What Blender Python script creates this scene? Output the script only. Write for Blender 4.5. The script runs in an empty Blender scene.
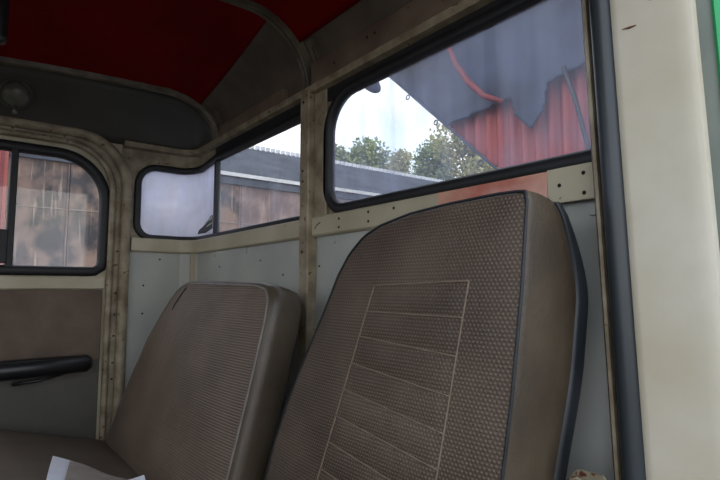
import bpy, bmesh, math, random
from mathutils import Vector, Matrix, noise
random.seed(7)
S = bpy.context.scene
COL = S.collection
PI = math.pi

# ------------------------------------------------------------------ camera
cd = bpy.data.cameras.new('camera'); cam = bpy.data.objects.new('camera', cd); COL.objects.link(cam)
cam.location = (0, 0, 1.0)
pitch, yaw = math.radians(5.274), math.radians(38.136)
fwd = Vector((-math.cos(yaw)*math.cos(pitch), math.sin(yaw)*math.cos(pitch), math.sin(pitch)))
cam.rotation_euler = fwd.to_track_quat('-Z', 'Y').to_euler()
cd.sensor_width = 36; cd.lens = 26.0; cd.clip_start = 0.02; cd.clip_end = 200
S.camera = cam
# ------------------------------------------------------------------ sky
w = bpy.data.worlds.new('sky'); S.world = w; w.use_nodes = True
nt = w.node_tree; N = nt.nodes; L = nt.links
for n in list(N): N.remove(n)
out = N.new('ShaderNodeOutputWorld'); bg = N.new('ShaderNodeBackground')
tc = N.new('ShaderNodeTexCoord'); nz = N.new('ShaderNodeTexNoise')
nz.inputs['Scale'].default_value = 3.2; nz.inputs['Detail'].default_value = 5
cr = N.new('ShaderNodeValToRGB')
cr.color_ramp.elements[0].position = 0.46; cr.color_ramp.elements[0].color = (0.60, 0.72, 0.90, 1)
cr.color_ramp.elements[1].position = 0.64; cr.color_ramp.elements[1].color = (1.0, 0.955, 0.89, 1)
L.new(tc.outputs['Generated'], nz.inputs['Vector']); L.new(nz.outputs['Fac'], cr.inputs['Fac'])
L.new(cr.outputs['Color'], bg.inputs['Color']); bg.inputs['Strength'].default_value = 2.35
L.new(bg.outputs['Background'], out.inputs['Surface'])
S.view_settings.view_transform = 'Standard'; S.view_settings.look = 'None'
S.view_settings.gamma = 1; S.view_settings.use_curve_mapping = False
S.view_settings.exposure = 0.0

# ------------------------------------------------------------------ materials
def srgb(r, g, b):
    f = lambda c: (c/255/12.92) if c/255 <= .04045 else ((c/255+.055)/1.055)**2.4
    return (f(r), f(g), f(b), 1)
def mat(name, c1, c2=None, scale=8, rough=.6, metal=0, bump=0, bscale=120, detail=5, lo=.35, hi=.65, stretch=None, spots=None, spot_scale=40, spot_at=.72, coat=0):
    m = bpy.data.materials.new(name); m.use_nodes = True
    t = m.node_tree; n = t.nodes; l = t.links; b = n['Principled BSDF']
    b.inputs['Roughness'].default_value = rough; b.inputs['Metallic'].default_value = metal
    b.inputs['Coat Weight'].default_value = coat
    tx = n.new('ShaderNodeTexCoord'); vec = tx.outputs['Object']
    if stretch:
        mp = n.new('ShaderNodeMapping'); mp.inputs['Scale'].default_value = stretch
        l.new(vec, mp.inputs['Vector']); vec = mp.outputs['Vector']
    b.inputs['Base Color'].default_value = c1
    col = None
    if c2:
        z = n.new('ShaderNodeTexNoise'); z.inputs['Scale'].default_value = scale; z.inputs['Detail'].default_value = detail
        l.new(vec, z.inputs['Vector'])
        r = n.new('ShaderNodeValToRGB'); e = r.color_ramp.elements
        e[0].position = lo; e[0].color = c1; e[1].position = hi; e[1].color = c2
        l.new(z.outputs['Fac'], r.inputs['Fac']); col = r.outputs['Color']
    if spots:
        z = n.new('ShaderNodeTexNoise'); z.inputs['Scale'].default_value = spot_scale; z.inputs['Detail'].default_value = 3
        l.new(tx.outputs['Object'], z.inputs['Vector'])
        r = n.new('ShaderNodeValToRGB'); e = r.color_ramp.elements
        e[0].position = spot_at; e[0].color = (0,0,0,1); e[1].position = spot_at+.03; e[1].color = (1,1,1,1)
        l.new(z.outputs['Fac'], r.inputs['Fac'])
        mx = n.new('ShaderNodeMix'); mx.data_type = 'RGBA'
        l.new(r.outputs['Color'], mx.inputs['Factor'])
        if col: l.new(col, mx.inputs['A'])
        else: mx.inputs['A'].default_value = c1
        mx.inputs['B'].default_value = spots; col = mx.outputs['Result']
    if col: l.new(col, b.inputs['Base Color'])
    if bump:
        z = n.new('ShaderNodeTexNoise'); z.inputs['Scale'].default_value = bscale; z.inputs['Detail'].default_value = 4
        l.new(vec, z.inputs['Vector']); bp = n.new('ShaderNodeBump'); bp.inputs['Strength'].default_value = bump
        bp.inputs['Distance'].default_value = .01
        l.new(z.outputs['Fac'], bp.inputs['Height']); l.new(bp.outputs['Normal'], b.inputs['Normal'])
    return m
RUST = srgb(92, 58, 38)
M = {}
M['cream'] = mat('cream_paint', srgb(164,154,128), srgb(182,172,148), 6, .45, spots=RUST, spot_scale=45, spot_at=.73, bump=.08, bscale=60)
M['jamb'] = mat('jamb_paint', srgb(202,193,170), srgb(214,207,190), 7, .4, spots=srgb(140,110,80), spot_scale=38, spot_at=.76, bump=.05, bscale=40)
M['worn_dim_cream'] = mat('worn_dim_cream_paint', srgb(112,98,76), srgb(156,144,120), 18, .55, spots=RUST, spot_scale=60, spot_at=.66, bump=.15, bscale=90)
M['grey_paint'] = mat('grey_blue_paint', srgb(158,160,154), srgb(174,174,166), 5, .45, spots=srgb(90,80,66), spot_scale=60, spot_at=.76, bump=.06, bscale=50)
M['cove'] = mat('cove_paint', srgb(78,68,56), srgb(98,86,72), 9, .6, spots=srgb(74,56,42), spot_scale=30, spot_at=.72, bump=.1)
M['rust'] = mat('rust_mark', srgb(120,76,50), srgb(96,58,40), 60, .8)
M['rib'] = mat('rib_paint', srgb(74,66,53), srgb(112,102,84), 16, .4, spots=RUST, spot_scale=60, spot_at=.68, bump=.12)
M['board'] = mat('ledge_board_paint', srgb(94,77,64), srgb(120,103,86), 9, .5, spots=RUST, spot_scale=50, spot_at=.7, bump=.1)
M['head'] = mat('head_panel_paint', srgb(64,63,59), srgb(74,73,67), 4, .5, bump=.05, bscale=40)
M['red_roof'] = mat('red_roof_lining', srgb(104,0,2), srgb(122,2,4), 5, .85, bump=.08, bscale=30)
M['red_roof'].node_tree.nodes['Principled BSDF'].inputs['Specular IOR Level'].default_value = .1
M['rubber'] = mat('black_rubber', srgb(16,17,19), srgb(24,24,26), 12, .55, bump=.1, bscale=80)
M['seal'] = mat('blue_grey_rubber_tube', srgb(38,43,46), srgb(54,60,64), 10, .35, stretch=(1,1,.2))
M['black'] = mat('black_plastic', srgb(22,22,24), srgb(32,32,34), 20, .35)
M['shell'] = mat('black_painted_steel', srgb(28,31,35), srgb(42,46,50), 10, .35)
M['hole'] = mat('dark_hole', srgb(22,16,12), None, rough=.9)
M['salmon'] = mat('salmon_reflection', srgb(180,102,82), srgb(204,152,128), 9, .35, lo=.4, hi=.62, coat=.3)
M['vinyl_side'] = mat('brown_grey_vinyl', srgb(64,54,43), srgb(84,72,58), 8, .42, bump=.12, bscale=160, spots=srgb(70,52,38), spot_scale=9, spot_at=.66)
M['vinyl_grey'] = mat('grey_green_vinyl', srgb(72,62,50), srgb(94,84,70), 7, .38, bump=.12, bscale=160, spots=srgb(84,68,52), spot_scale=8, spot_at=.64)
M['piping'] = mat('dark_piping', srgb(22,24,27), srgb(34,37,42), 30, .5)
M['piping_grey'] = mat('grey_piping', srgb(104,100,92), srgb(124,118,108), 30, .35)
M['thread'] = mat('pale_seam', srgb(112,96,82), srgb(126,110,94), 60, .6)
M['cushion'] = mat('brown_cushion_vinyl', srgb(84,72,62), srgb(98,86,74), 7, .5, bump=.1, bscale=200)
M['card_brown'] = mat('brown_card', srgb(84,68,54), srgb(104,86,70), 10, .6, bump=.12, bscale=120)
M['card_grey'] = mat('grey_green_card', srgb(70,67,60), srgb(84,80,71), 6, .5, bump=.06)
M['floor'] = mat('cab_floor_mat', srgb(48,46,42), srgb(64,60,54), 12, .8, bump=.2)
M['paper'] = mat('white_paper', srgb(232,235,246), srgb(240,242,250), 14, .8)
M['booklet'] = mat('grey_brown_booklet', srgb(150,140,130), srgb(164,154,146), 20, .7)
M['lens'] = mat('frosted_lens', srgb(90,90,82), srgb(100,100,92), 20, .25)
M['green'] = mat('green_paint', srgb(28,150,84), srgb(34,166,96), 4, .35)
M['gasket'] = mat('grey_green_edge', srgb(92,102,92), srgb(112,118,106), 10, .5)
M['ground'] = mat('gravel', srgb(72,66,58), srgb(92,86,76), 3, .95, bump=.4, bscale=20)
M['trimwhite'] = mat('white_board', srgb(214,210,204), srgb(228,226,222), 5, .7)
M['slate'] = mat('grey_slate', srgb(58,62,70), srgb(84,88,96), 2.5, .8)
M['slate_edge'] = mat('pale_slate_edge', srgb(212,212,212), srgb(228,228,228), 8, .8)
M['tarp'] = mat('blue_black_tarpaulin', srgb(8,10,18), srgb(62,72,98), 1.1, .6, bump=.4, bscale=4)
M['redpost'] = mat('red_board_paint', srgb(176,72,58), srgb(192,96,78), 5, .5, stretch=(4,4,.6))
M['bark'] = mat('bark', srgb(84,76,66), srgb(110,100,88), 9, .9)
M['leaf'] = mat('green_leaf', srgb(128,144,100), srgb(160,168,122), 1.2, .6)
M['leaf_dry'] = mat('yellowing_leaf', srgb(158,158,108), srgb(184,178,126), 1.2, .6)
M['redstrap'] = mat('red_strap', srgb(120,44,44), srgb(136,54,52), 6, .6)
M['sticker_dark'] = mat('sticker_dark', srgb(40,48,44), None, rough=.5)
M['sticker_light'] = mat('sticker_light', srgb(176,180,160), None, rough=.5)
M['rustsheet'] = mat('rusty_bracket', srgb(120,112,92), srgb(140,132,110), 18, .4, spots=srgb(84,42,26), spot_scale=50, spot_at=.56)

def garage_material(name, base, dark, light):
    m = bpy.data.materials.new(name); m.use_nodes = True
    t = m.node_tree; n = t.nodes; l = t.links; b = n['Principled BSDF']; b.inputs['Roughness'].default_value = .7
    tx = n.new('ShaderNodeTexCoord')
    def nz(scale, stretch, lo, hi):
        mp = n.new('ShaderNodeMapping'); mp.inputs['Scale'].default_value = stretch; l.new(tx.outputs['Object'], mp.inputs['Vector'])
        z = n.new('ShaderNodeTexNoise'); z.inputs['Scale'].default_value = scale; z.inputs['Detail'].default_value = 6
        l.new(mp.outputs['Vector'], z.inputs['Vector'])
        r = n.new('ShaderNodeMapRange'); r.inputs['From Min'].default_value = lo; r.inputs['From Max'].default_value = hi
        l.new(z.outputs['Fac'], r.inputs['Value']); return r.outputs['Result']
    m1 = n.new('ShaderNodeMix'); m1.data_type = 'RGBA'; m1.inputs['A'].default_value = base; m1.inputs['B'].default_value = dark
    l.new(nz(3.6, (1,1,.9), .42, .60), m1.inputs['Factor'])
    m2 = n.new('ShaderNodeMix'); m2.data_type = 'RGBA'; m2.inputs['B'].default_value = light
    l.new(m1.outputs['Result'], m2.inputs['A']); l.new(nz(9, (1,3,.2), .58, .80), m2.inputs['Factor'])
    l.new(m2.outputs['Result'], b.inputs['Base Color'])
    return m
M['garage'] = garage_material('rusty_garage_sheet', srgb(150,122,104), srgb(58,50,48), srgb(214,190,166))
M['garage_pink'] = garage_material('pinkish_garage_sheet', srgb(158,132,120), srgb(118,94,86), srgb(190,166,156))

def corrugated(name, c1, c2, freq):
    m = mat(name, c1, c2, 3, .5)
    t = m.node_tree; n = t.nodes; l = t.links
    return m
M['red_sheet'] = mat('red_corrugated_sheet', srgb(150,50,46), srgb(176,90,84), 2.2, .5, stretch=(1,1,.4))

def glass(name, base, amount, streak, tint=(.62,.68,.80,1), zscale=.25):
    """clear pane with a film of dust and run marks: part transparent, part diffuse/translucent dirt"""
    m = bpy.data.materials.new(name); m.use_nodes = True
    t = m.node_tree; n = t.nodes; l = t.links
    for x in list(n): n.remove(x)
    o = n.new('ShaderNodeOutputMaterial')
    tr = n.new('ShaderNodeBsdfTransparent'); df = n.new('ShaderNodeBsdfDiffuse'); tl = n.new('ShaderNodeBsdfTranslucent')
    df.inputs['Color'].default_value = tint; tl.inputs['Color'].default_value = tint
    dm = n.new('ShaderNodeMixShader'); dm.inputs[0].default_value = .72
    l.new(df.outputs[0], dm.inputs[1]); l.new(tl.outputs[0], dm.inputs[2])
    tx = n.new('ShaderNodeTexCoord'); mp = n.new('ShaderNodeMapping'); mp.inputs['Scale'].default_value = (1,1,zscale)
    l.new(tx.outputs['Object'], mp.inputs['Vector'])
    z = n.new('ShaderNodeTexNoise'); z.inputs['Scale'].default_value = 16; z.inputs['Detail'].default_value = 6
    l.new(mp.outputs['Vector'], z.inputs['Vector'])
    r = n.new('ShaderNodeMapRange'); r.inputs['From Min'].default_value = .35; r.inputs['From Max'].default_value = .7
    r.inputs['To Min'].default_value = base; r.inputs['To Max'].default_value = base+amount
    l.new(z.outputs['Fac'], r.inputs['Value'])
    z2 = n.new('ShaderNodeTexNoise'); z2.inputs['Scale'].default_value = 7; z2.inputs['Detail'].default_value = 3
    l.new(tx.outputs['Object'], z2.inputs['Vector'])
    r2 = n.new('ShaderNodeMapRange'); r2.inputs['From Min'].default_value = .4; r2.inputs['From Max'].default_value = .65
    r2.inputs['To Max'].default_value = streak
    l.new(z2.outputs['Fac'], r2.inputs['Value'])
    ad = n.new('ShaderNodeMath'); ad.operation = 'ADD'; ad.use_clamp = True
    l.new(r.outputs['Result'], ad.inputs[0]); l.new(r2.outputs['Result'], ad.inputs[1])
    mx = n.new('ShaderNodeMixShader'); l.new(ad.outputs[0], mx.inputs[0]); l.new(tr.outputs[0], mx.inputs[1]); l.new(dm.outputs[0], mx.inputs[2])
    gl = n.new('ShaderNodeBsdfGlossy'); gl.inputs['Roughness'].default_value = .03
    g = n.new('ShaderNodeMixShader'); g.inputs[0].default_value = .035
    l.new(mx.outputs[0], g.inputs[1]); l.new(gl.outputs[0], g.inputs[2]); l.new(g.outputs[0], o.inputs['Surface'])
    return m
M['glass_rear'] = glass('dusty_glass_rear', .06, .24, .10, tint=(.60,.68,.86,1), zscale=.07)
M['glass_corner'] = glass('dusty_glass_corner', .05, .08, .10)
M['glass_haze'] = glass('hazy_glass_corner_light', .52, .2, .22, tint=(.84,.86,.98,1))
M['glass_door'] = glass('dusty_glass_door', .015, .03, .02)

def weave(name, c_dark, c_light, fx, fz, warp='grid', wear=None):
    """woven vinyl: small raised cells in rows; wear shows as smooth paler/darker patches of colour"""
    m = bpy.data.materials.new(name); m.use_nodes = True
    t = m.node_tree; n = t.nodes; l = t.links; b = n['Principled BSDF']; b.inputs['Roughness'].default_value = .5
    tx = n.new('ShaderNodeTexCoord'); sp = n.new('ShaderNodeSeparateXYZ'); l.new(tx.outputs['Object'], sp.inputs[0])
    def math_(op, a, bb=None):
        q = n.new('ShaderNodeMath'); q.operation = op
        for i, v in enumerate((a, bb)):
            if v is None: continue
            if isinstance(v, (int, float)): q.inputs[i].default_value = v
            else: l.new(v, q.inputs[i])
        return q.outputs[0]
    sz = math_('MULTIPLY', sp.outputs['Z'], fz)
    row = math_('FLOOR', math_('DIVIDE', sz, 2*PI))
    sx = math_('MULTIPLY', sp.outputs['X'], fx)
    if warp == 'grid': sx = math_('ADD', sx, math_('MULTIPLY', row, PI))
    a = math_('ADD', math_('MULTIPLY', math_('SINE', sx), .5), .5)
    c = math_('ADD', math_('MULTIPLY', math_('COSINE', sz), -.5), .5)
    h = math_('MULTIPLY', a, c) if warp == 'grid' else c
    mp = n.new('ShaderNodeMix'); mp.data_type = 'RGBA'; mp.inputs['A'].default_value = c_dark; mp.inputs['B'].default_value = c_light
    z = n.new('ShaderNodeTexNoise'); z.inputs['Scale'].default_value = 7; z.inputs['Detail'].default_value = 6; l.new(tx.outputs['Object'], z.inputs['Vector'])
    f = math_('ADD', math_('MULTIPLY', h, .55), math_('MULTIPLY', math_('SUBTRACT', z.outputs['Fac'], .27), .8))
    cl = n.new('ShaderNodeClamp'); l.new(f, cl.inputs['Value']); l.new(cl.outputs[0], mp.inputs['Factor'])
    l.new(mp.outputs['Result'], b.inputs['Base Color'])
    bp = n.new('ShaderNodeBump'); bp.inputs['Strength'].default_value = .7; bp.inputs['Distance'].default_value = .0015
    l.new(h, bp.inputs['Height']); l.new(bp.outputs['Normal'], b.inputs['Normal'])
    return m
M['weave'] = weave('brown_woven_vinyl', srgb(60,48,40), srgb(124,106,90), 2*PI/.0066, 2*PI/.0056)
M['ribbed'] = weave('brown_ribbed_vinyl', srgb(76,64,54), srgb(134,114,98), 2*PI/.009, 2*PI/.0062, 'rib')

# ------------------------------------------------------------------ helpers
def obj(name, bm, m, parent=None, smooth=False, kind=None):
    me = bpy.data.meshes.new(name); bmesh.ops.recalc_face_normals(bm, faces=bm.faces[:]); bm.to_mesh(me); bm.free()
    if smooth:
        for p in me.polygons: p.use_smooth = True
    me.materials.append(M[m]); o = bpy.data.objects.new(name, me); COL.objects.link(o)
    if parent: o.parent = parent; o.matrix_parent_inverse = Matrix.Translation(-parent.location)
    if kind: o['kind'] = kind
    return o
def struct(name, bm, m, parent=None, smooth=False): return obj(name, bm, m, parent, smooth, None if parent else 'structure')
def thing(name, label, cat, loc=(0,0,0), group=None):
    o = bpy.data.objects.new(name, None); COL.objects.link(o); o.location = loc; o.empty_display_size = .05
    o['label'] = label; o['category'] = cat
    if group: o['group'] = group
    return o
def tag(o, label, cat, group=None):
    o['label'] = label; o['category'] = cat
    if group: o['group'] = group
    return o
def auto(o, ang=35):
    for p in o.data.polygons: p.use_smooth = True
    try: o.data.set_sharp_from_angle(angle=math.radians(ang))
    except Exception: pass
    return o
def box(bm, x0, x1, y0, y1, z0, z1, bev=0):
    b2 = bmesh.new(); bmesh.ops.create_cube(b2, size=1)
    for v in b2.verts: v.co = Vector(((x0+x1)/2+v.co.x*(x1-x0), (y0+y1)/2+v.co.y*(y1-y0), (z0+z1)/2+v.co.z*(z1-z0)))
    if bev: bmesh.ops.bevel(b2, geom=b2.edges[:], offset=bev, segments=2, affect='EDGES', profile=.5)
    merge(bm, b2)
def merge(bm, b2):
    mp = {}
    for v in b2.verts: mp[v] = bm.verts.new(v.co)
    for f in b2.faces:
        try: bm.faces.new([mp[v] for v in f.verts])
        except ValueError: pass
    b2.free()
def B(*a, **k): bm = bmesh.new(); box(bm, *a, **k); return bm
def tube(bm, pts, r, n=10, closed=False, rr=None):
    """round tube along points; r a number or list"""
    pts = [Vector(p) for p in pts]; m = len(pts); rings = []
    prev = None
    for i, p in enumerate(pts):
        if closed: t = (pts[(i+1) % m]-pts[i-1]).normalized()
        else: t = (pts[min(i+1, m-1)]-pts[max(i-1, 0)]).normalized()
        if prev is None:
            a = Vector((0,0,1)) if abs(t.z) < .9 else Vector((1,0,0)); u = t.cross(a).normalized()
        else: u = (prev-t*prev.dot(t)).normalized()
        prev = u; v = t.cross(u); q = r[i] if isinstance(r, (list, tuple)) else r
        rings.append([bm.verts.new(p+(u*math.cos(2*PI*k/n)+v*math.sin(2*PI*k/n))*q) for k in range(n)])
    for i in range(m if closed else m-1):
        A, C_ = rings[i], rings[(i+1) % m]
        off = 0
        if closed and i == m-1:
            off = min(range(n), key=lambda s: sum((A[k].co-C_[(k+s) % n].co).length for k in range(n)))
        for k in range(n): bm.faces.new((A[k], A[(k+1) % n], C_[(k+1+off) % n], C_[(k+off) % n]))
    if not closed: bm.faces.new(rings[0][::-1]); bm.faces.new(rings[-1])
def T(*a, **k): bm = bmesh.new(); tube(bm, *a, **k); return bm
def strip(bm, frames, prof, closed=False):
    """sweep a closed 2D profile; frames = list of (origin, a, b)"""
    rings = [[bm.verts.new(o+a*p[0]+b*p[1]) for p in prof] for (o, a, b) in frames]
    m = len(rings); n = len(prof)
    for i in range(m if closed else m-1):
        A, C_ = rings[i], rings[(i+1) % m]
        for k in range(n): bm.faces.new((A[k], A[(k+1) % n], C_[(k+1) % n], C_[k]))
    if not closed: bm.faces.new(rings[0][::-1]); bm.faces.new(rings[-1])
def rpoly(pts, rad, seg=8):
    """polygon with rounded corners, 2D"""
    o = []; n = len(pts)
    for i in range(n):
        p = Vector(pts[i]); a = (Vector(pts[i-1])-p); b = (Vector(pts[(i+1) % n])-p); r = rad[i] if isinstance(rad, (list, tuple)) else rad
        if r <= 0: o.append(tuple(p)); continue
        a.normalize(); b.normalize(); ang = a.angle(b); d = r/math.tan(ang/2)
        bis = (a+b).normalized(); c = p+bis*(r/math.sin(ang/2)); s = p+a*d-c; e = p+b*d-c
        a0 = math.atan2(s.y, s.x); a1 = math.atan2(e.y, e.x); da = (a1-a0+PI) % (2*PI)-PI
        for k in range(seg+1): t = a0+da*k/seg; o.append((c.x+r*math.cos(t), c.y+r*math.sin(t)))
    return o
def resample(pts, n, closed=True):
    P = [Vector(p) for p in pts]; 
    if closed: P.append(P[0].copy())
    d = [0]
    for a, b in zip(P, P[1:]): d.append(d[-1]+(b-a).length)
    o = []; j = 0
    for i in range(n):
        s = d[-1]*i/(n if closed else n-1)
        while j < len(P)-2 and d[j+1] < s: j += 1
        t = (s-d[j])/max(d[j+1]-d[j], 1e-9); o.append(P[j].lerp(P[j+1], min(t, 1)))
    return o
def inside(p, poly):
    c = False; n = len(poly); x, y = p
    for i in range(n):
        x1, y1 = poly[i]; x2, y2 = poly[i-1]
        if (y1 > y) != (y2 > y) and x < (x2-x1)*(y-y1)/(y2-y1)+x1: c = not c
    return c
def grow(poly, d):
    n = len(poly); area = sum(poly[i-1][0]*poly[i][1]-poly[i][0]*poly[i-1][1] for i in range(n)); sg = 1 if area > 0 else -1
    o = []
    for i in range(n):
        t = Vector(poly[(i+1) % n])-Vector(poly[i-1]); t.normalize(); o.append((poly[i][0]+t.y*d*sg, poly[i][1]-t.x*d*sg))
    return o
def sheet(fn, s0, s1, z0, z1, holes=(), step=.012, th=.012, keep=None):
    """wall sheet: grid of cells with holes, given thickness; fn(s,z,d) -> 3D"""
    ns = max(1, round((s1-s0)/step)); nz_ = max(1, round((z1-z0)/step)); bm = bmesh.new(); V = {}
    def vert(i, j, k):
        q = (i, j, k)
        if q not in V: V[q] = bm.verts.new(fn(s0+(s1-s0)*i/ns, z0+(z1-z0)*j/nz_, -th*k))
        return V[q]
    ok = set()
    for i in range(ns):
        for j in range(nz_):
            c = (s0+(s1-s0)*(i+.5)/ns, z0+(z1-z0)*(j+.5)/nz_)
            if any(inside(c, h) for h in holes): continue
            if keep and not keep(*c): continue
            ok.add((i, j))
    for (i, j) in ok:
        bm.faces.new((vert(i,j,0), vert(i+1,j,0), vert(i+1,j+1,0), vert(i,j+1,0)))
        bm.faces.new((vert(i,j,1), vert(i,j+1,1), vert(i+1,j+1,1), vert(i+1,j,1)))
        for (di, dj, a, b) in ((-1,0,(i,j+1),(i,j)), (1,0,(i+1,j),(i+1,j+1)), (0,-1,(i,j),(i+1,j)), (0,1,(i+1,j+1),(i,j+1))):
            if (i+di, j+dj) not in ok: bm.faces.new((vert(*a,0), vert(*b,0), vert(*b,1), vert(*a,1)))
    return bm
def pane(fn, loop, d0=-.008, d1=-.004, n=40):
    """glass pane filling a loop (fan of rows so it can follow a bend)"""
    bm = bmesh.new(); s0 = min(p[0] for p in loop); s1 = max(p[0] for p in loop)
    cols = []
    for i in range(n+1):
        s = s0+(s1-s0)*(i+.0)/n; s_ = min(max(s, s0+1e-5), s1-1e-5); zs = []
        for k in range(len(loop)):
            a, b = loop[k-1], loop[k]
            if (a[0] > s_) != (b[0] > s_): zs.append(a[1]+(b[1]-a[1])*(s_-a[0])/(b[0]-a[0]))
        cols.append((s, min(zs), max(zs)))
    R = [[bm.verts.new(fn(s, z, d)) for (z, d) in ((a, d0), (b, d0), (b, d1), (a, d1))] for (s, a, b) in cols]
    for A, C_ in zip(R, R[1:]):
        for k in range(4): bm.faces.new((A[k], A[(k+1) % 4], C_[(k+1) % 4], C_[k]))
    bm.faces.new(R[0][::-1]); bm.faces.new(R[-1])
    return bm
def seal(fn, loop, w_, d0=-.012, d1=.012, off=0):
    """rubber seal: rounded band of width w_ running outside a loop"""
    bm = bmesh.new(); n = len(loop); ins = grow(loop, off); mid = grow(loop, off+w_/2); outl = grow(loop, off+w_)
    prof = []
    for i in range(n):
        a, m_, o_ = ins[i], mid[i], outl[i]
        lp = lambda p, q, t: (p[0]+(q[0]-p[0])*t, p[1]+(q[1]-p[1])*t)
        prof.append([fn(*a, d0), fn(*a, d1*.5), fn(*lp(a, m_, .4), d1), fn(*lp(m_, o_, .6), d1), fn(*o_, d1*.5), fn(*o_, d0)])
    R = [[bm.verts.new(p) for p in q] for q in prof]
    for i in range(n):
        A, C_ = R[i], R[(i+1) % n]
        for k in range(6): bm.faces.new((A[k], A[(k+1) % 6], C_[(k+1) % 6], C_[k]))
    return bm
def disc(bm, c, nrm, r, h, n=12):
    nrm = Vector(nrm).normalized(); a = Vector((0,0,1)) if abs(nrm.z) < .9 else Vector((1,0,0)); u = nrm.cross(a).normalized(); v = nrm.cross(u)
    c = Vector(c); A = [bm.verts.new(c+(u*math.cos(2*PI*k/n)+v*math.sin(2*PI*k/n))*r) for k in range(n)]
    C_ = [bm.verts.new(x.co+nrm*h-(x.co-c)*.15) for x in A]
    bm.faces.new(A); bm.faces.new(C_[::-1])
    for k in range(n): bm.faces.new((A[k], A[(k+1) % n], C_[(k+1) % n], C_[k]))
def holes(parent, name, spots, nrm, r=.0035, m='hole'):
    for c in spots:
        bm = bmesh.new(); disc(bm, c, nrm, r, .0012); obj(name, bm, m, parent)

# ------------------------------------------------------------------ cab shell : rear wall runs along X at Y=.8, end wall along Y at X=-2.15
XE, YR, RC = -2.15, .8, .08
S1 = YR-RC; S2 = S1+RC*PI/2                     # arc-length marks of the rounded corner
def plan(s):
    if s <= S1: return Vector((XE, s, 0)), Vector((1, 0, 0))
    if s >= S2: return Vector((XE+RC+(s-S2), YR, 0)), Vector((0, -1, 0))
    t = (s-S1)/RC; c = Vector((XE+RC, YR-RC, 0)); n_ = Vector((-math.cos(t), math.sin(t), 0)); return c+n_*RC, -n_
def W(s, z, d):
    p, n_ = plan(s); return Vector((p.x, p.y, z))+n_*d
def sx(x): return S2+(x-(XE+RC))                # s of a given X on the rear wall
win_big = rpoly([(sx(-1.145),1.222), (sx(-.385),1.222), (sx(-.385),1.512), (sx(-1.145),1.512)], [.055,.03,.03,.095])
win_cor = rpoly([(.578,1.212), (sx(-1.24),1.212), (sx(-1.24),1.498), (sx(-1.93),1.498), (S1+.03,1.474), (.578,1.474)], [.045,.03,.03,.12,.12,.06])
SR = sx(-.335)
# upper sheet carries the window openings, lower sheet is the grey panel
struct('wall_rear', sheet(W, S1+.06, SR, 1.165, 1.60, [grow(win_big,.008), grow(win_cor,.008)]), 'worn_dim_cream')
lower = struct('wall_rear_lower', sheet(W, S1+.06, SR, 0, 1.165, step=.04), 'grey_paint')
struct('wall_end', sheet(W, .50, S1+.06, 1.165, 1.60, [grow(win_cor,.008)]), 'worn_dim_cream')
struct('wall_end_lower', sheet(W, .50, S1+.06, 0, 1.165, step=.04), 'grey_paint')
# door side of the end wall with the door window opening
def D(s, z, d): return Vector((XE+d, s, z))
win_door = rpoly([(-.42,1.078), (.432,1.078), (.432,1.478), (-.42,1.478)], [.03,.02,.15,.15], 10)
dr = struct('door_1', sheet(D, -.62, .50, 0, 1.60, [grow(win_door,.01)], th=.03), 'cream')

# ---- window 1: the big rear window
w1 = thing('window_1', 'w', 'window', W(sx(-.76),1.36,0)); del w1['label']; del w1['category']; w1['kind'] = 'structure'
obj('glass_pane', pane(W, win_big), 'glass_rear', w1)
auto(obj('window_seal', seal(W, win_big, .028), 'rubber', w1), 50)
obj('top_channel', B(-1.16, -.36, .792, .802, 1.515, 1.556), 'rubber', w1)
# ---- window 2: window wrapped round the corner with a divider bar
w2 = thing('window_2', 'w', 'window', W(S2,1.36,0)); del w2['label']; del w2['category']; w2['kind'] = 'structure'
sd = sx(-1.93)
def clip(loop, lo, hi):
    q = [p for p in resample(loop, 400)]
    q = [(min(max(p[0], lo), hi), p[1]) for p in q]
    return q
obj('glass_pane', pane(W, clip(win_cor, 0, sd)), 'glass_haze', w2, True)
obj('glass_pane', pane(W, clip(win_cor, sd, 9)), 'glass_corner', w2, True)
auto(obj('window_seal', seal(W, [tuple(p) for p in resample(win_cor, 220)], .026), 'rubber', w2), 50)
obj('top_channel', B(-1.93, -1.24, .792, .802, 1.505, 1.556), 'rubber', w2)
bm = bmesh.new(); strip(bm, [(W(sd, z, 0), Vector((1,0,0)), Vector((0,-1,0))) for z in (1.205, 1.50)], [(-.008,-.012), (.008,-.012), (.008,.008), (-.008,.008)])
obj('divider_bar', bm, 'rubber', w2)
# ---- window 3: door window
w3 = thing('window_3', 'w', 'window', (XE,0,1.28)); del w3['label']; del w3['category']; w3['kind'] = 'structure'
obj('glass_pane', pane(D, win_door, -.02, -.016), 'glass_door', w3)
auto(obj('window_seal', seal(D, [tuple(p) for p in resample(win_door, 160)], .034, -.02, .014), 'rubber', w3), 50)
obj('divider_bar', B(XE-.018, XE+.012, .142, .164, 1.07, 1.49, bev=.003), 'rubber', w3)
obj('window_latch', B(XE-.004, XE+.016, .10, .146, 1.085, 1.20, bev=.003), 'rubber', w3)
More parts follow.
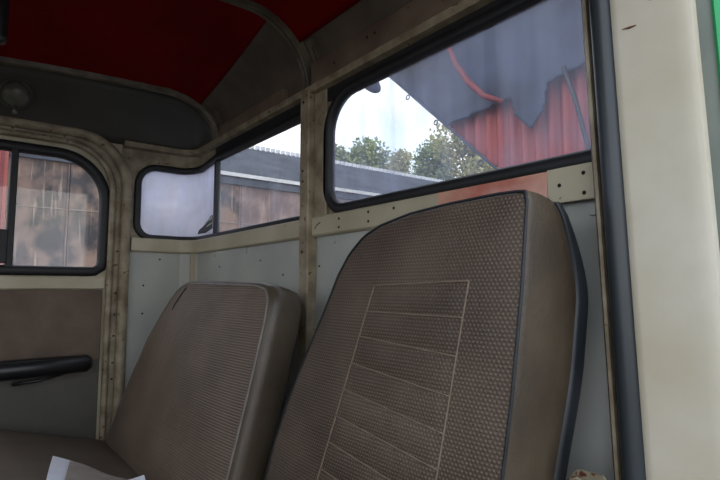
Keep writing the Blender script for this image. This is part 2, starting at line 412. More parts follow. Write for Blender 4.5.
# sticker in the corner of the hazy pane (flat chevron stripes)
st = thing('window_sticker', 'small dark chevron striped sticker in lower corner of the hazy corner pane', 'sticker', W(S2-.02,1.25,0))
def quad(fn, pts, d, th=.0008):
    b = bmesh.new(); A = [b.verts.new(fn(*p, d)) for p in pts]; C_ = [b.verts.new(fn(*p, d+th)) for p in pts]
    b.faces.new(A[::-1]); b.faces.new(C_)
    for k in range(len(pts)): b.faces.new((A[k-1], A[k], C_[k], C_[k-1]))
    return b
def SP(u, v): return (sx(-2.105)+u*.135, 1.222+v*.066)
obj('backing', quad(W, [SP(0,0), SP(.05,.25), SP(.6,.62), SP(.86,1), SP(1,1), SP(1,.2), SP(.5,0)], -.0035), 'sticker_dark', st)
for k in range(3):
    obj('stripe', quad(W, [SP(.10+.12*k,.12+.16*k), SP(.16+.12*k,.24+.17*k), SP(.98,.78+.10*k-.2*(k==0)), SP(.98,.70+.10*k-.2*(k==0))], -.0025), 'sticker_light', st)

# ---- belt rail under the windows
bt = struct('trim_1', (lambda b: (strip(b, [(W(s,0,0), plan(s)[1], Vector((0,0,1))) for s in [.545]+[S1-.02+k*(S2-S1+.04)/14 for k in range(15)]+[sx(-.352)]],
     [(-.002,1.142), (.012,1.142), (.017,1.147), (.017,1.192), (.012,1.197), (-.002,1.197)]), b)[1])(bmesh.new()), 'cream')
auto(bt)
yh = YR-.0171
holes(bt, 'screw_hole', [(x, yh, z) for x, z in ((-1.086,1.179), (-1.086,1.157), (-.965,1.183), (-.965,1.160), (-.873,1.181))], (0,-1,0), .0035)
sc = bmesh.new(); tube(sc, [(-1.20,yh,1.162), (-1.19,yh,1.172), (-1.172,yh,1.178)], .0015, 5); obj('scratch', sc, 'hole', bt)
sp = obj('reflection_plate', B(-.735, -.484, YR-.0195, YR-.0165, 1.1435, 1.1955, bev=.001), 'salmon', bt)  # red reflection on the rail, put in as a salmon coloured plate
pt = obj('end_plate', B(-.483, -.37, YR-.021, YR-.016, 1.139, 1.197, bev=.001), 'cream', bt)
holes(pt, 'screw_hole', [(-.461,YR-.0212,1.168), (-.419,YR-.0212,1.182), (-.419,YR-.0212,1.150)], (0,-1,0), .0034)
# dabs and bolts on the grey panels just below the rail
for (x, z) in ((-1.13,1.128), (-.79,1.128), (-1.66,1.13), (-1.93,1.13), (-.415,1.125)):
    b = bmesh.new(); disc(b, (x, YR, z), (0,-1,0), .011, .004, 14); obj('sealant_dab', b, 'grey_paint', lower)
for (x, z) in ((-1.55,1.09), (-1.40,1.04), (-1.20,1.06), (-1.88,1.08)):
    b = bmesh.new(); disc(b, (x, YR, z), (0,-1,0), .003, .002, 8); obj('rivet', b, 'hole', lower)
for (y, z) in ((.60,1.01), (.60,.90), (.66,1.115)):
    b = bmesh.new(); disc(b, (XE, y, z), (1,0,0), .004, .002, 8); obj('rivet', b, 'hole', lower)
struct('trim_2', B(XE+.028, XE+.045, YR-.028, YR-.004, 0, 1.142, bev=.003), 'cream')       # seam bead in the corner
# ---- window post
p1 = struct('trim_3', B(-1.259, -1.214, .768, .80, 0, 1.565, bev=.004), 'worn_dim_cream')
struct('trim_4', B(-1.214, -1.155, .788, .802, 1.19, 1.57, bev=.003), 'worn_dim_cream')
holes(p1, 'screw', [(-1.24,.7675,z) for z in (1.10,1.30,1.33,1.53)], (0,-1,0), .004, 'hole')
# ---- ledge rail above the windows and board on it
ld = bmesh.new(); strip(ld, [(W(s,0,0), plan(s)[1], Vector((0,0,1))) for s in [.505]+[S1-.03+k*(S2-S1+.06)/14 for k in range(15)]+[sx(-.33)]],
     [(-.005,1.548), (.026,1.553), (.028,1.572), (-.005,1.590)])
auto(struct('trim_5', ld, 'worn_dim_cream'))
b1 = struct('trim_6', B(-1.215, -.34, .776, .797, 1.570, 1.640, bev=.003), 'board')
holes(b1, 'screw_hole', [(-.96,.7758,1.617), (-.93,.7758,1.617), (-1.10,.7758,1.60)], (0,-1,0), .0035)
struct('trim_7', B(-1.86, -1.375, .776, .797, 1.570, 1.618, bev=.003), 'board')

# ---- ceiling: vaulted section
ROOFC, RY, RZ = Vector((0,.6,1.575)), .2, .19
def vault(t):      # t in degrees from the wall (0) to the flat (90)
    a = math.radians(t); return Vector((0, .6+RY*math.cos(a), 1.575+RZ*math.sin(a)))
def flat(y):       # slight crown fall towards the front
    return Vector((0, y, 1.765-.03*((.6-y)/.6)**2 if y < .6 else 1.765))
def crown(q):      # the roof falls away a little towards the far side
    k = max(0, (-1.28-q.x)/.65)**2*.042+.0*q.x; f = (q.z-1.575)/.19
    return Vector((q.x, q.y, 1.575+(q.z-1.575)*(1+.07*max(0, min(1, f)))-k*max(0, f)))
def vsheet(x0, x1, prof, th=.012, n=10, wig=None):
    bm = bmesh.new(); R = []
    for i in range(n+1):
        x = x0+(x1-x0)*i/n; row = []
        for k, p in enumerate(prof):
            q = p+Vector((x,0,0)); q = crown(q); row.append((bm.verts.new(q), bm.verts.new(q+Vector((0,.3*th if p.z < 1.7 else 0,th)))))
        R.append(row)
    for i in range(n):
        for k in range(len(prof)-1):
            bm.faces.new((R[i][k][0], R[i+1][k][0], R[i+1][k+1][0], R[i][k+1][0]))
            bm.faces.new((R[i][k][1], R[i][k+1][1], R[i+1][k+1][1], R[i+1][k][1]))
    for i in range(n):
        for k in (0, len(prof)-1): bm.faces.new((R[i][k][0], R[i][k][1], R[i+1][k][1], R[i+1][k][0]))
    for k in range(len(prof)-1):
        for i in (0, n): bm.faces.new((R[i][k][0], R[i][k+1][0], R[i][k+1][1], R[i][k][1]))
    return bm
cove = [vault(t) for t in range(0, 91, 6)]+[flat(.56)]
struct('ceiling_cove', vsheet(-2.0, -.30, cove), 'cove', smooth=True)
def red_panel(x0, x1):
    """red lining laid under the roof; its wall-side edge bows between the ribs"""
    bm = bmesh.new(); nx, ny = 24, 40; R = []
    for i in range(nx+1):
        u = i/nx; x = x0+(x1-x0)*u; t0 = (54+17*u**1.6) if x0 < -1.5 else 41
        rows = [vault(t0+(90-t0)*k/8) for k in range(9)]+[flat(.6-1.4*k/30) for k in range(1, 31)]
        R.append([(bm.verts.new(crown(p+Vector((x,0,0)))+Vector((0,-.002,-.006))), bm.verts.new(crown(p+Vector((x,0,0)))+Vector((0,0,-.001)))) for p in rows])
    for i in range(nx):
        for k in range(len(R[0])-1):
            for s_ in (0,1): bm.faces.new((R[i][k][s_], R[i+1][k][s_], R[i+1][k+1][s_], R[i][k+1][s_]))
        bm.faces.new((R[i][0][0], R[i+1][0][0], R[i+1][0][1], R[i][0][1]))
    return bm
struct('ceiling', red_panel(-1.925, -1.25), 'red_roof', smooth=True)
struct('ceiling_near', red_panel(-1.25, -.34), 'red_roof', smooth=True)
struct('roof_skin', vsheet(-2.2, -.30, [flat(.58), flat(.3), flat(0), flat(-.3), flat(-.8)], .03), 'green')
# ribs
def rib(x, name):
    pr = [vault(t) for t in range(-4, 91, 5)]+[flat(.6-k*.07) for k in range(1, 20)]
    ctr = Vector((0,.6,1.3)); bm = bmesh.new(); fr = []
    for i, p in enumerate(pr):
        t = (pr[min(i+1,len(pr)-1)]-pr[max(i-1,0)]).normalized(); n_ = Vector((0, t.z, -t.y)); n_ = n_ if n_.dot(Vector((0,.1,1.2))-p) > 0 else -n_
        fr.append((crown(p+Vector((x,0,0))), Vector((1,0,0)), n_))
    strip(bm, fr, [(-.026,-.004), (-.026,.005), (-.021,.014), (-.015,.016), (-.009,.012), (-.007,.001), (-.001,.001), (.001,.016), (.007,.021), (.013,.018), (.017,.004), (.026,.002), (.026,-.004)])
    r = auto(struct(name, bm, 'rib'), 40); 
    return r
r1 = rib(-1.25, 'trim_8'); r2 = rib(-1.92, 'trim_9')
for x in (-1.195, -1.86):   # slotted bracket strip beside each rib
    bm = bmesh.new(); fr = []
    for t in range(2, 40, 6):
        p = vault(t); q = (vault(t+1)-vault(t-1)).normalized(); fr.append((crown(p+Vector((x,0,0))), Vector((1,0,0)), Vector((0,-abs(q.z),-abs(q.y)))))
    strip(bm, fr, [(-.018,-.002), (-.018,.004), (.012,.004), (.012,.012), (.018,.012), (.018,-.002)])
    struct('trim_10', bm, 'rib')
    bm = bmesh.new(); fr2 = [(o_+Vector((.003,0,0)), a, b_) for o_, a, b_ in fr[1:-1]]; strip(bm, fr2, [(-.002,.0035), (-.002,.006), (.008,.006), (.008,.0035)])
    struct('trim_11', bm, 'hole')
# ---- head panel between rib 2 and the end wall, leaning outwards to the top of the door
bm = bmesh.new()
top = [vault(t) for t in range(0, 91, 6)]+[flat(.6-.07*k) for k in range(1, 20)]
R = []
for p in top:
    a = crown(p+Vector((-1.945,0,0))); c = Vector((XE+.004, min(p.y, .78), 1.56))
    R.append([bm.verts.new(a.lerp(c, k/6)+Vector((-.018*math.sin(PI*k/6),0,0))) for k in range(7)]+[bm.verts.new(a.lerp(c, k/6)+Vector((-.018*math.sin(PI*k/6)-.01,0,.006))) for k in range(6,-1,-1)])
for A, C_ in zip(R, R[1:]):
    for k in range(14): bm.faces.new((A[k], A[(k+1)%14], C_[(k+1)%14], C_[k]))
struct('wall_head', bm, 'head', smooth=True)
# ---- door frame arch (outer tube, inner bead, channel between)
def arch(y, top_, r, x, z0=0, yend=-.62):
    pts = [(x, y, z0+k*(top_-r-z0)/8) for k in range(9)]
    pts += [(x, y-r+r*math.cos(a), top_-r+r*math.sin(a)) for a in [PI/2*k/12 for k in range(1, 13)]]
    pts += [(x, y-r-(y-r-yend)*k/6, top_) for k in range(1, 7)]
    return pts
struct('trim_12', T(arch(.522, 1.578, .19, XE+.012), .020, n=12), 'worn_dim_cream', smooth=True)  # arch tubes take the darker cream to stand for weaker light here
ti = struct('trim_13', T(arch(.470, 1.537, .17, XE+.018), .011, n=10), 'worn_dim_cream', smooth=True)
bm = bmesh.new()
A1 = arch(.522, 1.578, .19, XE+.010); A2 = arch(.470, 1.537, .17, XE+.010)
R = [[bm.verts.new(Vector(a)), bm.verts.new(Vector(b)), bm.verts.new(Vector(b)+Vector((-.012,0,0))), bm.verts.new(Vector(a)+Vector((-.012,0,0)))] for a, b in zip(A1, A2)]
for P, Q in zip(R, R[1:]):
    for k in range(4): bm.faces.new((P[k], P[(k+1)%4], Q[(k+1)%4], Q[k]))
ch = struct('trim_14', bm, 'worn_dim_cream', smooth=True)
holes(ch, 'screw_hole', [(XE+.0105, .496, z) for z in (1.14, .98, .90, .82, .72, .66)]+[(XE+.0105, .30, 1.557), (XE+.0105,.42,1.50), (XE+.0105,.14,1.557)], (1,0,0), .004)
# ---- door card, sill bead
obj('door_sill', B(XE, XE+.014, -.60, .458, .997, 1.040, bev=.003), 'cream', dr)
obj('upper_card', B(XE, XE+.010, -.60, .452, .735, .994, bev=.003), 'card_brown', dr)
obj('lower_card', B(XE, XE+.006, -.60, .452, .12, .735, bev=.003), 'card_grey', dr)
hd = obj('grab_handle', T([(XE+.006,.36,.735), (XE+.04,.36,.735), (XE+.055,.41,.733), (XE+.055,.41,.733)], .017, n=10), 'black', dr, True)
obj('armrest_bar', T([(XE+.06,.415,.733), (XE+.06,.40,.733), (XE+.062,.2,.730), (XE+.062,0,.726), (XE+.062,-.25,.724)], [.018,.030,.033,.033,.030], n=12), 'black', dr, True)
obj('armrest_mount', T([(XE+.005,-.2,.724), (XE+.06,-.2,.724)], .014), 'black', dr, True)
obj('latch_lever', T([(XE+.05,.33,.700), (XE+.05,.26,.686), (XE+.05,.18,.680)], [.003,.005,.006], n=8), 'black', dr, True)
# ---- floor, front wall with windscreen opening
struct('floor', B(-2.16, -.33, -.80, .81, -.04, 0), 'floor')
def F(s, z, d): return Vector((s, -.78+d, z))
ws = rpoly([(-1.92,1.06), (-.48,1.06), (-.48,1.56), (-1.92,1.56)], .08)
struct('wall_front', sheet(F, -2.16, -.33, 0, 1.76, [ws], step=.03, th=.03), 'cream')
struct('door_pillar', B(-2.17, -2.12, -.80, -.60, 0, 1.74), 'cream')
# ---- near door jamb (right edge of the picture), leaning inwards towards the roof
def J(x, y, z): return Vector((x+.028*(z-1.0)*-1, y, z))
ZS = [-.1+k*(1.9)/24 for k in range(25)]
def jstrip(prof, m, name, parent=None, sm=True):
    bm = bmesh.new(); strip(bm, [(J(0,0,z), Vector((1,0,0)), Vector((0,1,0))) for z in ZS], prof)
    o = struct(name, bm, m, parent); auto(o, 40) if sm else None; return o
jstrip([(-.383,.748), (-.378,.742), (-.374,.744), (-.373,.80), (-.383,.80)], 'worn_dim_cream', 'trim_15')
c_ = (-.3495, .742)
jstrip([(c_[0]+.0165*math.cos(2*PI*k/14), c_[1]+.0165*math.sin(2*PI*k/14)) for k in range(14)], 'seal', 'trim_16')
jstrip([(-.374,.752), (-.364,.752), (-.364,.80), (-.374,.80)], 'rubber', 'trim_17')
jb = jstrip([(-.338,.741), (-.331,.734), (-.322,.733), (-.252,.733), (-.238,.731), (-.230,.734), (-.2275,.742), (-.228,.86), (-.338,.86)], 'jamb', 'trim_18')
jstrip([(-.2275,.742), (-.219,.744), (-.213,.75), (-.213,.86), (-.2275,.86)], 'gasket', 'trim_19')
jstrip([(-.213,.750), (-.209,.746), (-.203,.750), (-.198,.76), (-.195,1.0), (-.203,1.0), (-.205,.86), (-.213,.86)], 'green', 'wall_outer_side')
b = bmesh.new(); disc(b, J(-.277,.733,1.397), (0,-1,0), .0042, .001); obj('screw_hole', b, 'hole', jb)
b = bmesh.new(); tube(b, [J(-.318,.7325,1.367), J(-.308,.7325,1.3655), J(-.299,.7325,1.3655)], [.0005,.0016,.0008], 5); obj('rust_scratch', b, 'rust', jb)
# roof edge over the near door
struct('wall_near_header', B(-.36, -.26, -.80, .80, 1.66, 1.80, bev=.01), 'cream')

# ------------------------------------------------------------------ seats
class Seat:
    def __init__(s, outline, org, tilt, n=150):
        s.o = Vector(org); s.w = Vector((0, math.sin(tilt), math.cos(tilt))); s.d = Vector((0, -math.cos(tilt), math.sin(tilt)))
        s.pts = resample(outline, n); s.c = sum(s.pts, Vector((0,0)))/n; s.bulge = .03; s.ripple = None; s.thick = lambda z: 1
    def P(s, u, w_, d): return s.o+Vector((u,0,0))+s.w*w_+s.d*d
    def rho(s, p):
        v = Vector(p)-s.c; best = 0
        for i in range(len(s.pts)):
            a = s.pts[i-1]-s.c; b = s.pts[i]-s.c; e = b-a; den = v.x*e.y-v.y*e.x
            if abs(den) < 1e-12: continue
            t = (a.x*e.y-a.y*e.x)/den; q = (a.x*v.y-a.y*v.x)/den
            if t > 0 and -1e-6 <= q <= 1+1e-6: best = max(best, 1/t)
        return min(best, 1)
    def front(s, p, rho=None):
        r = s.rho(p) if rho is None else rho
        d = s.bulge*(1-r**5)
        if s.ripple: d += s.ripple(p)
        return d
def seat_front(S_, k0=1.0, rings=44):
    bm = bmesh.new(); R = []
    for j in range(rings):
        k = k0*(1-(j/rings)); R.append([bm.verts.new(S_.P(*(S_.c+(p-S_.c)*k), S_.front(S_.c+(p-S_.c)*k, k))) for p in S_.pts])
    for A, C_ in zip(R, R[1:]):
        for i in range(len(A)): bm.faces.new((A[i-1], A[i], C_[i], C_[i-1]))
    cv = bm.verts.new(S_.P(*S_.c, S_.front(S_.c, 0)))
    for i in range(len(R[-1])): bm.faces.new((R[-1][i-1], R[-1][i], cv))
    return bm
def seat_side(S_, rings, close=True):
    bm = bmesh.new(); R = [[bm.verts.new(S_.P(*(S_.c+(p-S_.c)*k), d*(S_.thick((S_.c+(p-S_.c)*k).y) if d < -.02 else 1))) for p in S_.pts] for (k, d) in rings]
    for A, C_ in zip(R, R[1:]):
        for i in range(len(A)): bm.faces.new((A[i-1], A[i], C_[i], C_[i-1]))
    if close: bm.faces.new(R[-1])
    return bm
def cushion_mesh(x0, x1, y0, y1, zf, th, r=.05, crown=.02):
    """rounded upholstered cushion; zf(y) = top height"""
    bm = bmesh.new(); nx, ny = 30, 26; G = {}
    for side in (0, 1):
        for i in range(nx+1):
            for j in range(ny+1):
                u, v = i/nx, j/ny; x = x0+(x1-x0)*u; y = y0+(y1-y0)*v
                e = min(x-x0, x1-x, y-y0, y1-y); k = min(e/r, 1); dz = r*(1-math.sqrt(max(0, 1-(1-k)**2)))
                if side == 0: z = zf(y)+crown*math.sin(PI*u)*math.sin(PI*v)-dz
                else: z = zf(y)-th+dz*.5
                G[side,i,j] = bm.verts.new((x, y, z))
    for i in range(nx):
        for j in range(ny):
            for s_ in (0,1): bm.faces.new((G[s_,i,j], G[s_,i+1,j], G[s_,i+1,j+1], G[s_,i,j+1]))
    for i in range(nx):
        for j in (0, ny): bm.faces.new((G[0,i,j], G[0,i+1,j], G[1,i+1,j], G[1,i,j]))
    for j in range(ny):
        for i in (0, nx): bm.faces.new((G[0,i,j], G[0,i,j+1], G[1,i,j+1], G[1,i,j]))
    return bm

# near seat
o1 = [(-.440,.50), (-.430,.62), (-.418,.75), (-.408,.86), (-.400,1.0), (-.398,1.124), (-.402,1.132), (-.45,1.1335), (-.54,1.131), (-.626,1.125), (-.70,1.112), (-.745,1.095), (-.782,1.066), (-.812,1.026),
      (-.846,.957), (-.885,.887), (-.939,.783), (-.978,.688), (-1.0,.60), (-1.01,.50)]
TL = math.atan(.12)
S1_ = Seat([(u, (w_-1.0)/math.cos(TL)) for u, w_ in o1], (0, .5824, 1.0), TL)
rows = [(-.697,-.491,1.003,1.009)]
EL = lambda z: -.688-(1.0-z)*(.109/.343); ER = lambda z: -.482-(1.009-z)*(.036/.276)
zl = [.958,.915,.868,.822,.775,.728,.68,.632]; zr = [.957,.903,.848,.797,.748,.70,.65,.60]
def rip(p):
    z = p.y+1.0
    if not (EL(z) < p.x < ER(z) and .56 < z < 1.0): return 0
    f = (p.x-EL(z))/(ER(z)-EL(z)); L_ = [1.004]+[a+(b-a)*f for a, b in zip(zl, zr)]
    for a, b in zip(L_, L_[1:]):
        if b <= z <= a: e = min((p.x-EL(z)), (ER(z)-p.x), .02)/.02; return .0034*math.sin(PI*(a-z)/(a-b))**.6*max(e, 0)
    return 0
S1_.ripple = rip; S1_.bulge = .012
def th1(w_):
    a = min(1, max(0, (.145-w_)/.16)); return (.50+.62*math.sin(a*PI/2))*(1-.19*max(0, min(1, (-w_-.10)/.25)))
S1_.thick = th1
seat1 = thing('passenger_seat', 'near tall brown woven vinyl seat with stitched rectangle and black rear shell', 'seat', (-.7,.5,0))
obj('backrest_panel', seat_front(S1_, .985, 70), 'weave', seat1, True)
auto(obj('backrest_side', seat_side(S1_, [(.985,.0), (.998,-.004), (1.0,-.012), (1.002,-.05), (.999,-.09), (.992,-.118), (.96,-.127)]), 'vinyl_side', seat1), 60)
obj('piping', T([S1_.P(*(S1_.c+(p-S1_.c)*.994), .001) for p in S1_.pts], .0023, n=8, closed=True), 'piping', seat1, True)
auto(obj('rear_shell', seat_side(S1_, [(.94,-.127), (.985,-.120), (.996,-.122), (1.0,-.128), (1.001,-.140), (.997,-.147), (.96,-.150)]), 'shell', seat1), 50)
bm = bmesh.new()
def seam(bm, a, b, r=.0016, n=24, S_=S1_, lift=.0005):
    P = [Vector(a).lerp(Vector(b), k/n) for k in range(n+1)]
    rp = S_.ripple; 
    tube(bm, [S_.P(p.x, p.y-1.0 if p.y > .3 else p.y, S_.bulge*(1-S_.rho((p.x, p.y-1.0))**5)+lift) for p in P], r, 6)
seam(bm, (EL(1.0),1.003), (ER(1.009),1.009)); seam(bm, (EL(1.0),1.003), (EL(.56),.56)); seam(bm, (ER(1.009),1.009), (ER(.55),.55))
for a, b in zip(zl, zr): seam(bm, (EL(a),a), (ER(b),b), .0012, 24, S1_, .0014)
obj('stitched_seams', bm, 'thread', seat1, True)
obj('seat_cushion', cushion_mesh(-1.02, -.42, .0, .50, lambda y: .44+.05*(1-y/.5), .13), 'cushion', seat1, True)
obj('seat_base', B(-.98, -.46, .05, .62, 0, .32, bev=.01), 'shell', seat1)
obj('back_support', B(-.90, -.50, .60, .66, .25, .9, bev=.01), 'shell', seat1)
# far seat
TF = math.atan(.25)
o2 = [(-1.077,.42), (-1.07,.80), (-1.072,.93), (-1.082,.985), (-1.105,1.008), (-1.16,1.018), (-1.36,1.023), (-1.60,1.027), (-1.68,1.025), (-1.735,1.010), (-1.79,.972), (-1.84,.92),
      (-1.916,.83), (-1.975,.70), (-2.02,.60), (-2.075,.45), (-2.085,.40)]
S2_ = Seat([(u, (w_-1.0)/math.cos(TF)) for u, w_ in o2], (0, .6, 1.0), TF); S2_.bulge = .016
seat2 = thing('bench_seat', 'far ribbed brown vinyl bench seat with rounded grey shoulders next to the door', 'seat', (-1.55,.45,0))
obj('backrest_panel', seat_front(S2_, .955, 30), 'ribbed', seat2, True)
auto(obj('backrest_side', seat_side(S2_, [(.955,.0025), (.975,.002), (.992,-.006), (1.0,-.022), (1.0,-.05), (.990,-.078), (.96,-.09)]), 'vinyl_grey', seat2), 70)
obj('piping', T([S2_.P(*(S2_.c+(p-S2_.c)*.957), .0035) for p in S2_.pts], .003, n=8, closed=True), 'piping_grey', seat2, True)
b = bmesh.new(); seam(b, (-1.655,1.0), (-1.705,.94), .0018, 8, S2_, .001); seam(b, (-1.705,.94), (-1.712,.925), .0014, 4, S2_, .001); obj('torn_seam', b, 'hole', seat2)
zc = lambda y: .455+.095*min(1, max(0, (.50-y)/.35))
obj('seat_cushion', cushion_mesh(-2.08, -1.09, -.10, .49, zc, .15, .045, .015), 'cushion', seat2, True)
obj('seat_base', B(-2.04, -1.14, 0, .60, 0, .33, bev=.01), 'shell', seat2)
# hinge bracket by the near seat
HZ = -.012
hb = thing('hinge_bracket', 'chipped cream steel hinge bracket with bolt eye behind the near seat', 'bracket', (-.39,.70,.73))
o_ = rpoly([(-.417,.70), (-.362,.70), (-.362,.763), (-.400,.763), (-.417,.743)], [0,0,.004,.012,.012], 5)
obj('plate', quad(lambda s, z, d: Vector((s, .70-d, z+HZ)), o_, 0, .005), 'rustsheet', hb)
b = bmesh.new(); rr = [(-.3985+.010*math.cos(2*PI*k/20), .690, .730+.010*math.sin(2*PI*k/20)) for k in range(20)]; tube(b, rr, .003, 8, True); obj('bolt_eye', b, 'rustsheet', hb, True)
obj('bracket_foot', B(-.400, -.370, .695, .80, .66, .71, bev=.002), 'rustsheet', hb)
# paper and booklet on the far cushion
def ztop(x, y): u = (x+2.08)/.99; v = (y+.10)/.59; return zc(y)+.015*math.sin(PI*u)*math.sin(PI*v)
def leaf(name, c, m, nx=14, ny=10, lift=.004, th=.0006, fold=None):
    bm = bmesh.new(); A, B_, C_, D_ = [Vector(p) for p in c]; G = []
    for i in range(nx+1):
        row = []
        for j in range(ny+1):
            u, v = i/nx, j/ny; p = A.lerp(B_, u).lerp(D_.lerp(C_, u), v); z = ztop(p.x, p.y)+lift+.0025*math.sin(7*u+3*v)+(fold(u, v) if fold else 0)
            row.append((bm.verts.new((p.x,p.y,z)), bm.verts.new((p.x,p.y,z+th))))
        G.append(row)
    for i in range(nx):
        for j in range(ny):
            for s_ in (0,1): bm.faces.new((G[i][j][s_], G[i+1][j][s_], G[i+1][j+1][s_], G[i][j+1][s_]))
    for i in range(nx):
        for j in (0, ny): bm.faces.new((G[i][j][0], G[i+1][j][0], G[i+1][j][1], G[i][j][1]))
    for j in range(ny):
        for i in (0, nx): bm.faces.new((G[i][j][0], G[i][j+1][0], G[i][j+1][1], G[i][j][1]))
    return obj(name, bm, m)
pp = leaf('paper_sheet', [(-1.68,.248), (-1.45,.425), (-1.15,.37), (-1.38,.19)], 'paper', fold=lambda u, v: .03*max(0, u-.8)/.2*(1-v)**2)
tag(pp, 'creased white paper sheet lying on the far seat cushion', 'paper')
bk = leaf('booklet', [(-1.59,.275), (-1.46,.385), (-1.20,.35), (-1.36,.225)], 'booklet', lift=.010, th=.006)
tag(bk, 'thin grey brown booklet lying on top of the white paper', 'booklet')
# dome lamp on the head panel
dl = thing('dome_lamp', 'round frosted dome lamp fixed to the dark panel above the door', 'lamp', (-2.03,.135,1.655))
nrm = Vector((1,0,-.55)).normalized(); cc = Vector((-2.04,.135,1.648))
def lathe(prof, c, ax, n=28):
    bm = bmesh.new(); ax = ax.normalized(); u = ax.cross(Vector((0,0,1))).normalized(); v = ax.cross(u); R = []
    for r, h in prof: R.append([bm.verts.new(c+ax*h+(u*math.cos(2*PI*k/n)+v*math.sin(2*PI*k/n))*r) for k in range(n)])
    for A, C_ in zip(R, R[1:]):
        for k in range(n): bm.faces.new((A[k], A[(k+1)%n], C_[(k+1)%n], C_[k]))
    bm.faces.new(R[0]); bm.faces.new(R[-1][::-1]); return bm
obj('rim', lathe([(.050,-.03), (.052,.006), (.048,.014), (.042,.012)], cc, nrm), 'head', dl, True)
obj('lens', lathe([(.043,.008), (.040,.020), (.030,.030), (.015,.036), (.002,.037)], cc, nrm), 'lens', dl, True)
obj('switch', T([cc+Vector((.012,0,-.046)), cc+Vector((.016,0,-.075))], [.006,.008]), 'lens', dl, True)
# dark sun visor at far left top
sv = thing('sun_visor', 'dark padded visor edge hanging from the roof at far left', 'visor', (-1.48,.02,1.74))
obj('visor_pad', B(-1.50, -1.46, -.30, .075, 1.585, 1.74, bev=.012), 'black', sv)
obj('visor_arm', T([(-1.48,.03,1.72), (-1.48,.03,1.775)], .006), 'shell', sv, True)

# ------------------------------------------------------------------ outside
struct('ground', B(-40, 20, -20, 45, -1.0, -.9), 'ground')
ga = thing('garage_building', 'long rusty metal garage row with white fascia and grey slate roof behind the cab', 'garage', (-6,3,-.9))
obj('wall', B(-10, -6.05, -4, 14, -.9, 2.30), 'garage_pink', ga)
ys = [-4,-1.0,.9,2.8,4.7,6.6,8.5,10.4,12.3,14]
for k, (a, b_) in enumerate(zip(ys, ys[1:])):
    g = obj('garage_door', B(-6.06, -6.0, a+.015, b_-.015, -.88, 2.30, bev=.004), 'garage' if k < 3 else 'garage_pink', ga)
    if k < 5:
        obj('seam_strip', B(-6.0, -5.99, b_-.012, b_+.004, -.88, 2.30), 'garage' if k < 2 else 'garage_pink', g)
        obj('cross_strip', B(-6.0, -5.99, a+.03, b_-.03, 1.798, 1.804), 'booklet', g)
obj('fascia', B(-6.10, -5.92, -4, 14, 2.375, 2.42), 'trimwhite', ga)
obj('soffit', B(-6.3, -5.95, -4, 14, 2.28, 2.36), 'slate', ga)
bm = bmesh.new()      # wavy slate roof, rising away from the camera
n_ = 720; R = []
for i in range(n_+1):
    y = -4+18*i/n_; h = .03*math.sin(i*PI/2)
    R.append([bm.verts.new(v) for v in ((-5.98,y,2.43+h), (-8.0,y,3.36+h), (-8.0,y,3.30+h), (-5.98,y,2.39+h))])
for A, C_ in zip(R, R[1:]):
    for k in range(4): bm.faces.new((A[k], A[(k+1)%4], C_[(k+1)%4], C_[k]))
obj('slate_roof', bm, 'slate', ga)
bm = bmesh.new()
for i in range(0, 180): y = -4+i*.1; box(bm, -8.02, -7.98, y, y+.07, 3.34, 3.44)
obj('ridge_edge', bm, 'slate_edge', ga)
rp = thing('red_board', 'upright red painted board standing against the rusty garage doors', 'board', (-5.8,.25,-.9))
obj('plank', B(-5.82, -5.76, .12, .36, -.9, 2.6, bev=.005), 'redpost', rp); obj('plank', B(-5.82, -5.76, -.16, .11, -.9, 2.6, bev=.005), 'redpost', rp)
obj('batten', B(-5.76, -5.73, .30, .33, -.9, 2.6), 'redstrap', rp)

# red corrugated sheet and dark tarpaulin beyond the big rear window
def poly_sheet(loop, y, th, m, parent, name, wave=None, step=.03, bulge=None):
    xs = [p[0] for p in loop]; zs = [p[1] for p in loop]
    def fn(s, z, d): return Vector((s, y+(wave(s, z) if wave else 0)-d, z))
    return obj(name, sheet(fn, min(xs), max(xs), min(zs), max(zs), step=step, th=th, keep=lambda s, z: inside((s, z), loop)), m, parent, True)
rs = thing('corrugated_sheet', 'red corrugated metal sheet wall with slanted edge beside the dark tarpaulin', 'metal sheet', (-.5,3.55,-.9))
diag = lambda x: 3.28-(x+4.03)*1.31/1.41
poly_sheet([(-3.5,diag(-3.5)-.04), (-2.6,2.9), (.8,3.0), (.8,-.9), (.42,-.9)], 3.62, .01, 'red_sheet', rs, 'sheet_panel', wave=lambda s, z: .03*math.sin(s*2*PI/.12), step=.02)
obj('support_post', B(.70, .78, 3.66, 3.74, -.9, 2.9), 'bark', rs)
tp = thing('tarpaulin', 'dark blue grey tarpaulin with diagonal hooked edge and drooping flap above red sheet', 'tarpaulin', (-2.5,3.5,2))
loop = [(-4.03,3.28), (-3.18,2.485), (-2.479,2.549), (-2.44,2.40), (-2.30,2.24), (-2.18,2.34), (-2.14,2.56), (-1.839,2.62), (-1.5,2.66), (.9,2.8), (.9,4.3), (-4.03+.3,4.3), (-4.3,3.6)]
poly_sheet(loop, 3.5, .012, 'tarp', tp, 'canopy_cloth', wave=lambda s, z: .03*noise.noise(Vector((s*2, z*1.2, 0))), step=.02)
for (x, z) in ((-3.247,2.55), (-3.62,2.90), (-2.74,2.07)):
    b = bmesh.new(); rr = [(x-.02+.022*math.cos(2*PI*k/16), 3.46, z-.02+.022*math.sin(2*PI*k/16)) for k in range(16)]; tube(b, rr, .006, 6, True); obj('hook_ring', b, 'black', tp, True)
obj('edge_rope', T([(-4.03+k*(4.4)/20, 3.50, diag(-4.03+k*4.4/20)-.0) for k in range(21)], .012, n=6), 'tarp', tp, True)
b = bmesh.new(); bmesh.ops.create_uvsphere(b, u_segments=20, v_segments=12, radius=1)
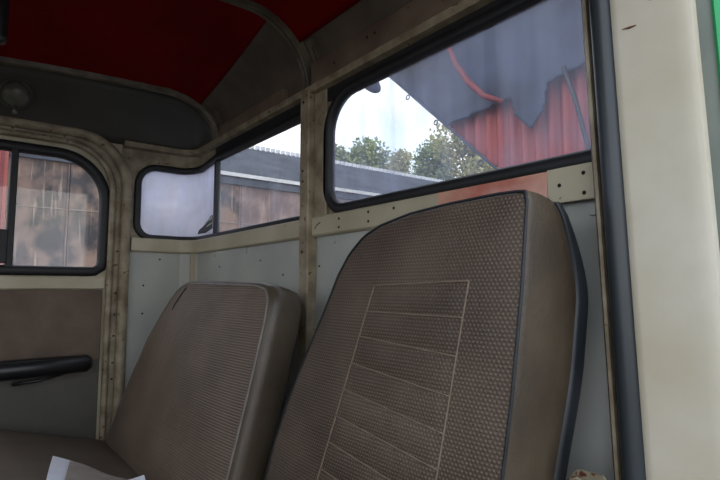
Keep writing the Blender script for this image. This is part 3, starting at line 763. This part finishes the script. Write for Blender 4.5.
for v in b.verts: v.co = Vector((-4.30+v.co.x*.17-.10*v.co.z, 3.5+v.co.y*.05, 3.26+v.co.z*.16-.06*v.co.x))
obj('rolled_end', b, 'tarp', tp, True)
obj('tie_pole', T([(-1.98,3.46,2.62), (-1.90,3.46,2.35), (-1.80,3.46,1.9), (-1.70,3.46,1.4), (-1.2,3.46,-.9)], .018, n=8), 'black', tp, True)
obj('strap', T([(-3.12,3.42,3.4), (-3.07,3.42,3.2), (-2.98,3.42,2.98), (-2.85,3.42,2.78), (-2.68,3.42,2.60), (-2.5,3.42,2.5)], [.016,.02,.026,.03,.026,.02], n=8), 'redstrap', tp, True)['label'] = 'faded red strap'
# supporting frame of the tarpaulin
obj('support_pole', T([(.9,3.55,-.9), (.9,3.55,4.3)], .04), 'bark', tp, True); obj('top_rail', T([(-4.2,3.55,4.3), (.9,3.55,4.3)], .035), 'bark', tp, True)

# trees beyond the garages
def tree(x, y, h, r, m, label, nl=9000, seed=0):
    rnd = random.Random(seed); t = thing('tree', label, 'tree', (x, y, -.9), 'trees beyond the garages')
    b = bmesh.new(); tube(b, [(x,y,-.9), (x+.1,y,h*.4), (x,y+.1,h*.85)], [.22,.16,.05], 8)
    cl = []
    for k in range(11):
        a = rnd.random()*2*PI; q = rnd.random()**.5; zz = h*(.50+.48*rnd.random()); rr = r*(1.0-.55*max(0,(zz/h-.55))/.45)
        c = Vector((x+rr*.7*q*math.cos(a), y+rr*.7*q*math.sin(a), zz)); cl.append((c, r*(.32+.2*rnd.random())))
        tube(b, [(x, y, zz*.6), c], [.05,.015], 5)
    obj('trunk', b, 'bark', t, True)
    b = bmesh.new()
    for k in range(nl):
        c, R_ = rnd.choice(cl); d = Vector((rnd.gauss(0,1), rnd.gauss(0,1), rnd.gauss(0,1))).normalized()*R_*(.55+.5*rnd.random())
        p = c+d; s_ = .06+.05*rnd.random(); u = Vector((rnd.gauss(0,1), rnd.gauss(0,1), rnd.gauss(0,1))).normalized(); v = u.cross(Vector((rnd.gauss(0,1), rnd.gauss(0,1), rnd.gauss(0,1)))).normalized()
        b.faces.new([b.verts.new(q_) for q_ in (p-u*s_, p-v*s_*.6, p+u*s_, p+v*s_*.6)])
    me = bpy.data.meshes.new('foliage'); b.to_mesh(me); b.free(); me.materials.append(M[m])
    o = bpy.data.objects.new('foliage', me); COL.objects.link(o); o.parent = t; o.matrix_parent_inverse = Matrix.Translation(-t.location); o['kind'] = 'stuff'
tree(-14, 9.6, 5.4, 1.3, 'leaf', 'small grey green tree at the left edge of the big window', seed=1)
tree(-16, 13.0, 7.1, 1.7, 'leaf', 'grey green round tree second from the left in the big window', seed=2)
tree(-23, 21.0, 9.0, 1.7, 'leaf_dry', 'low yellowing tree in the gap between the taller ones', seed=3)
tree(-17.5, 18.2, 7.8, 2.0, 'leaf', 'leafy green tree just left of the tallest tree', seed=4)
tree(-14, 17.3, 8.4, 2.3, 'leaf_dry', 'tallest loose yellow green tree next to the dark tarpaulin edge', 12000, seed=5)
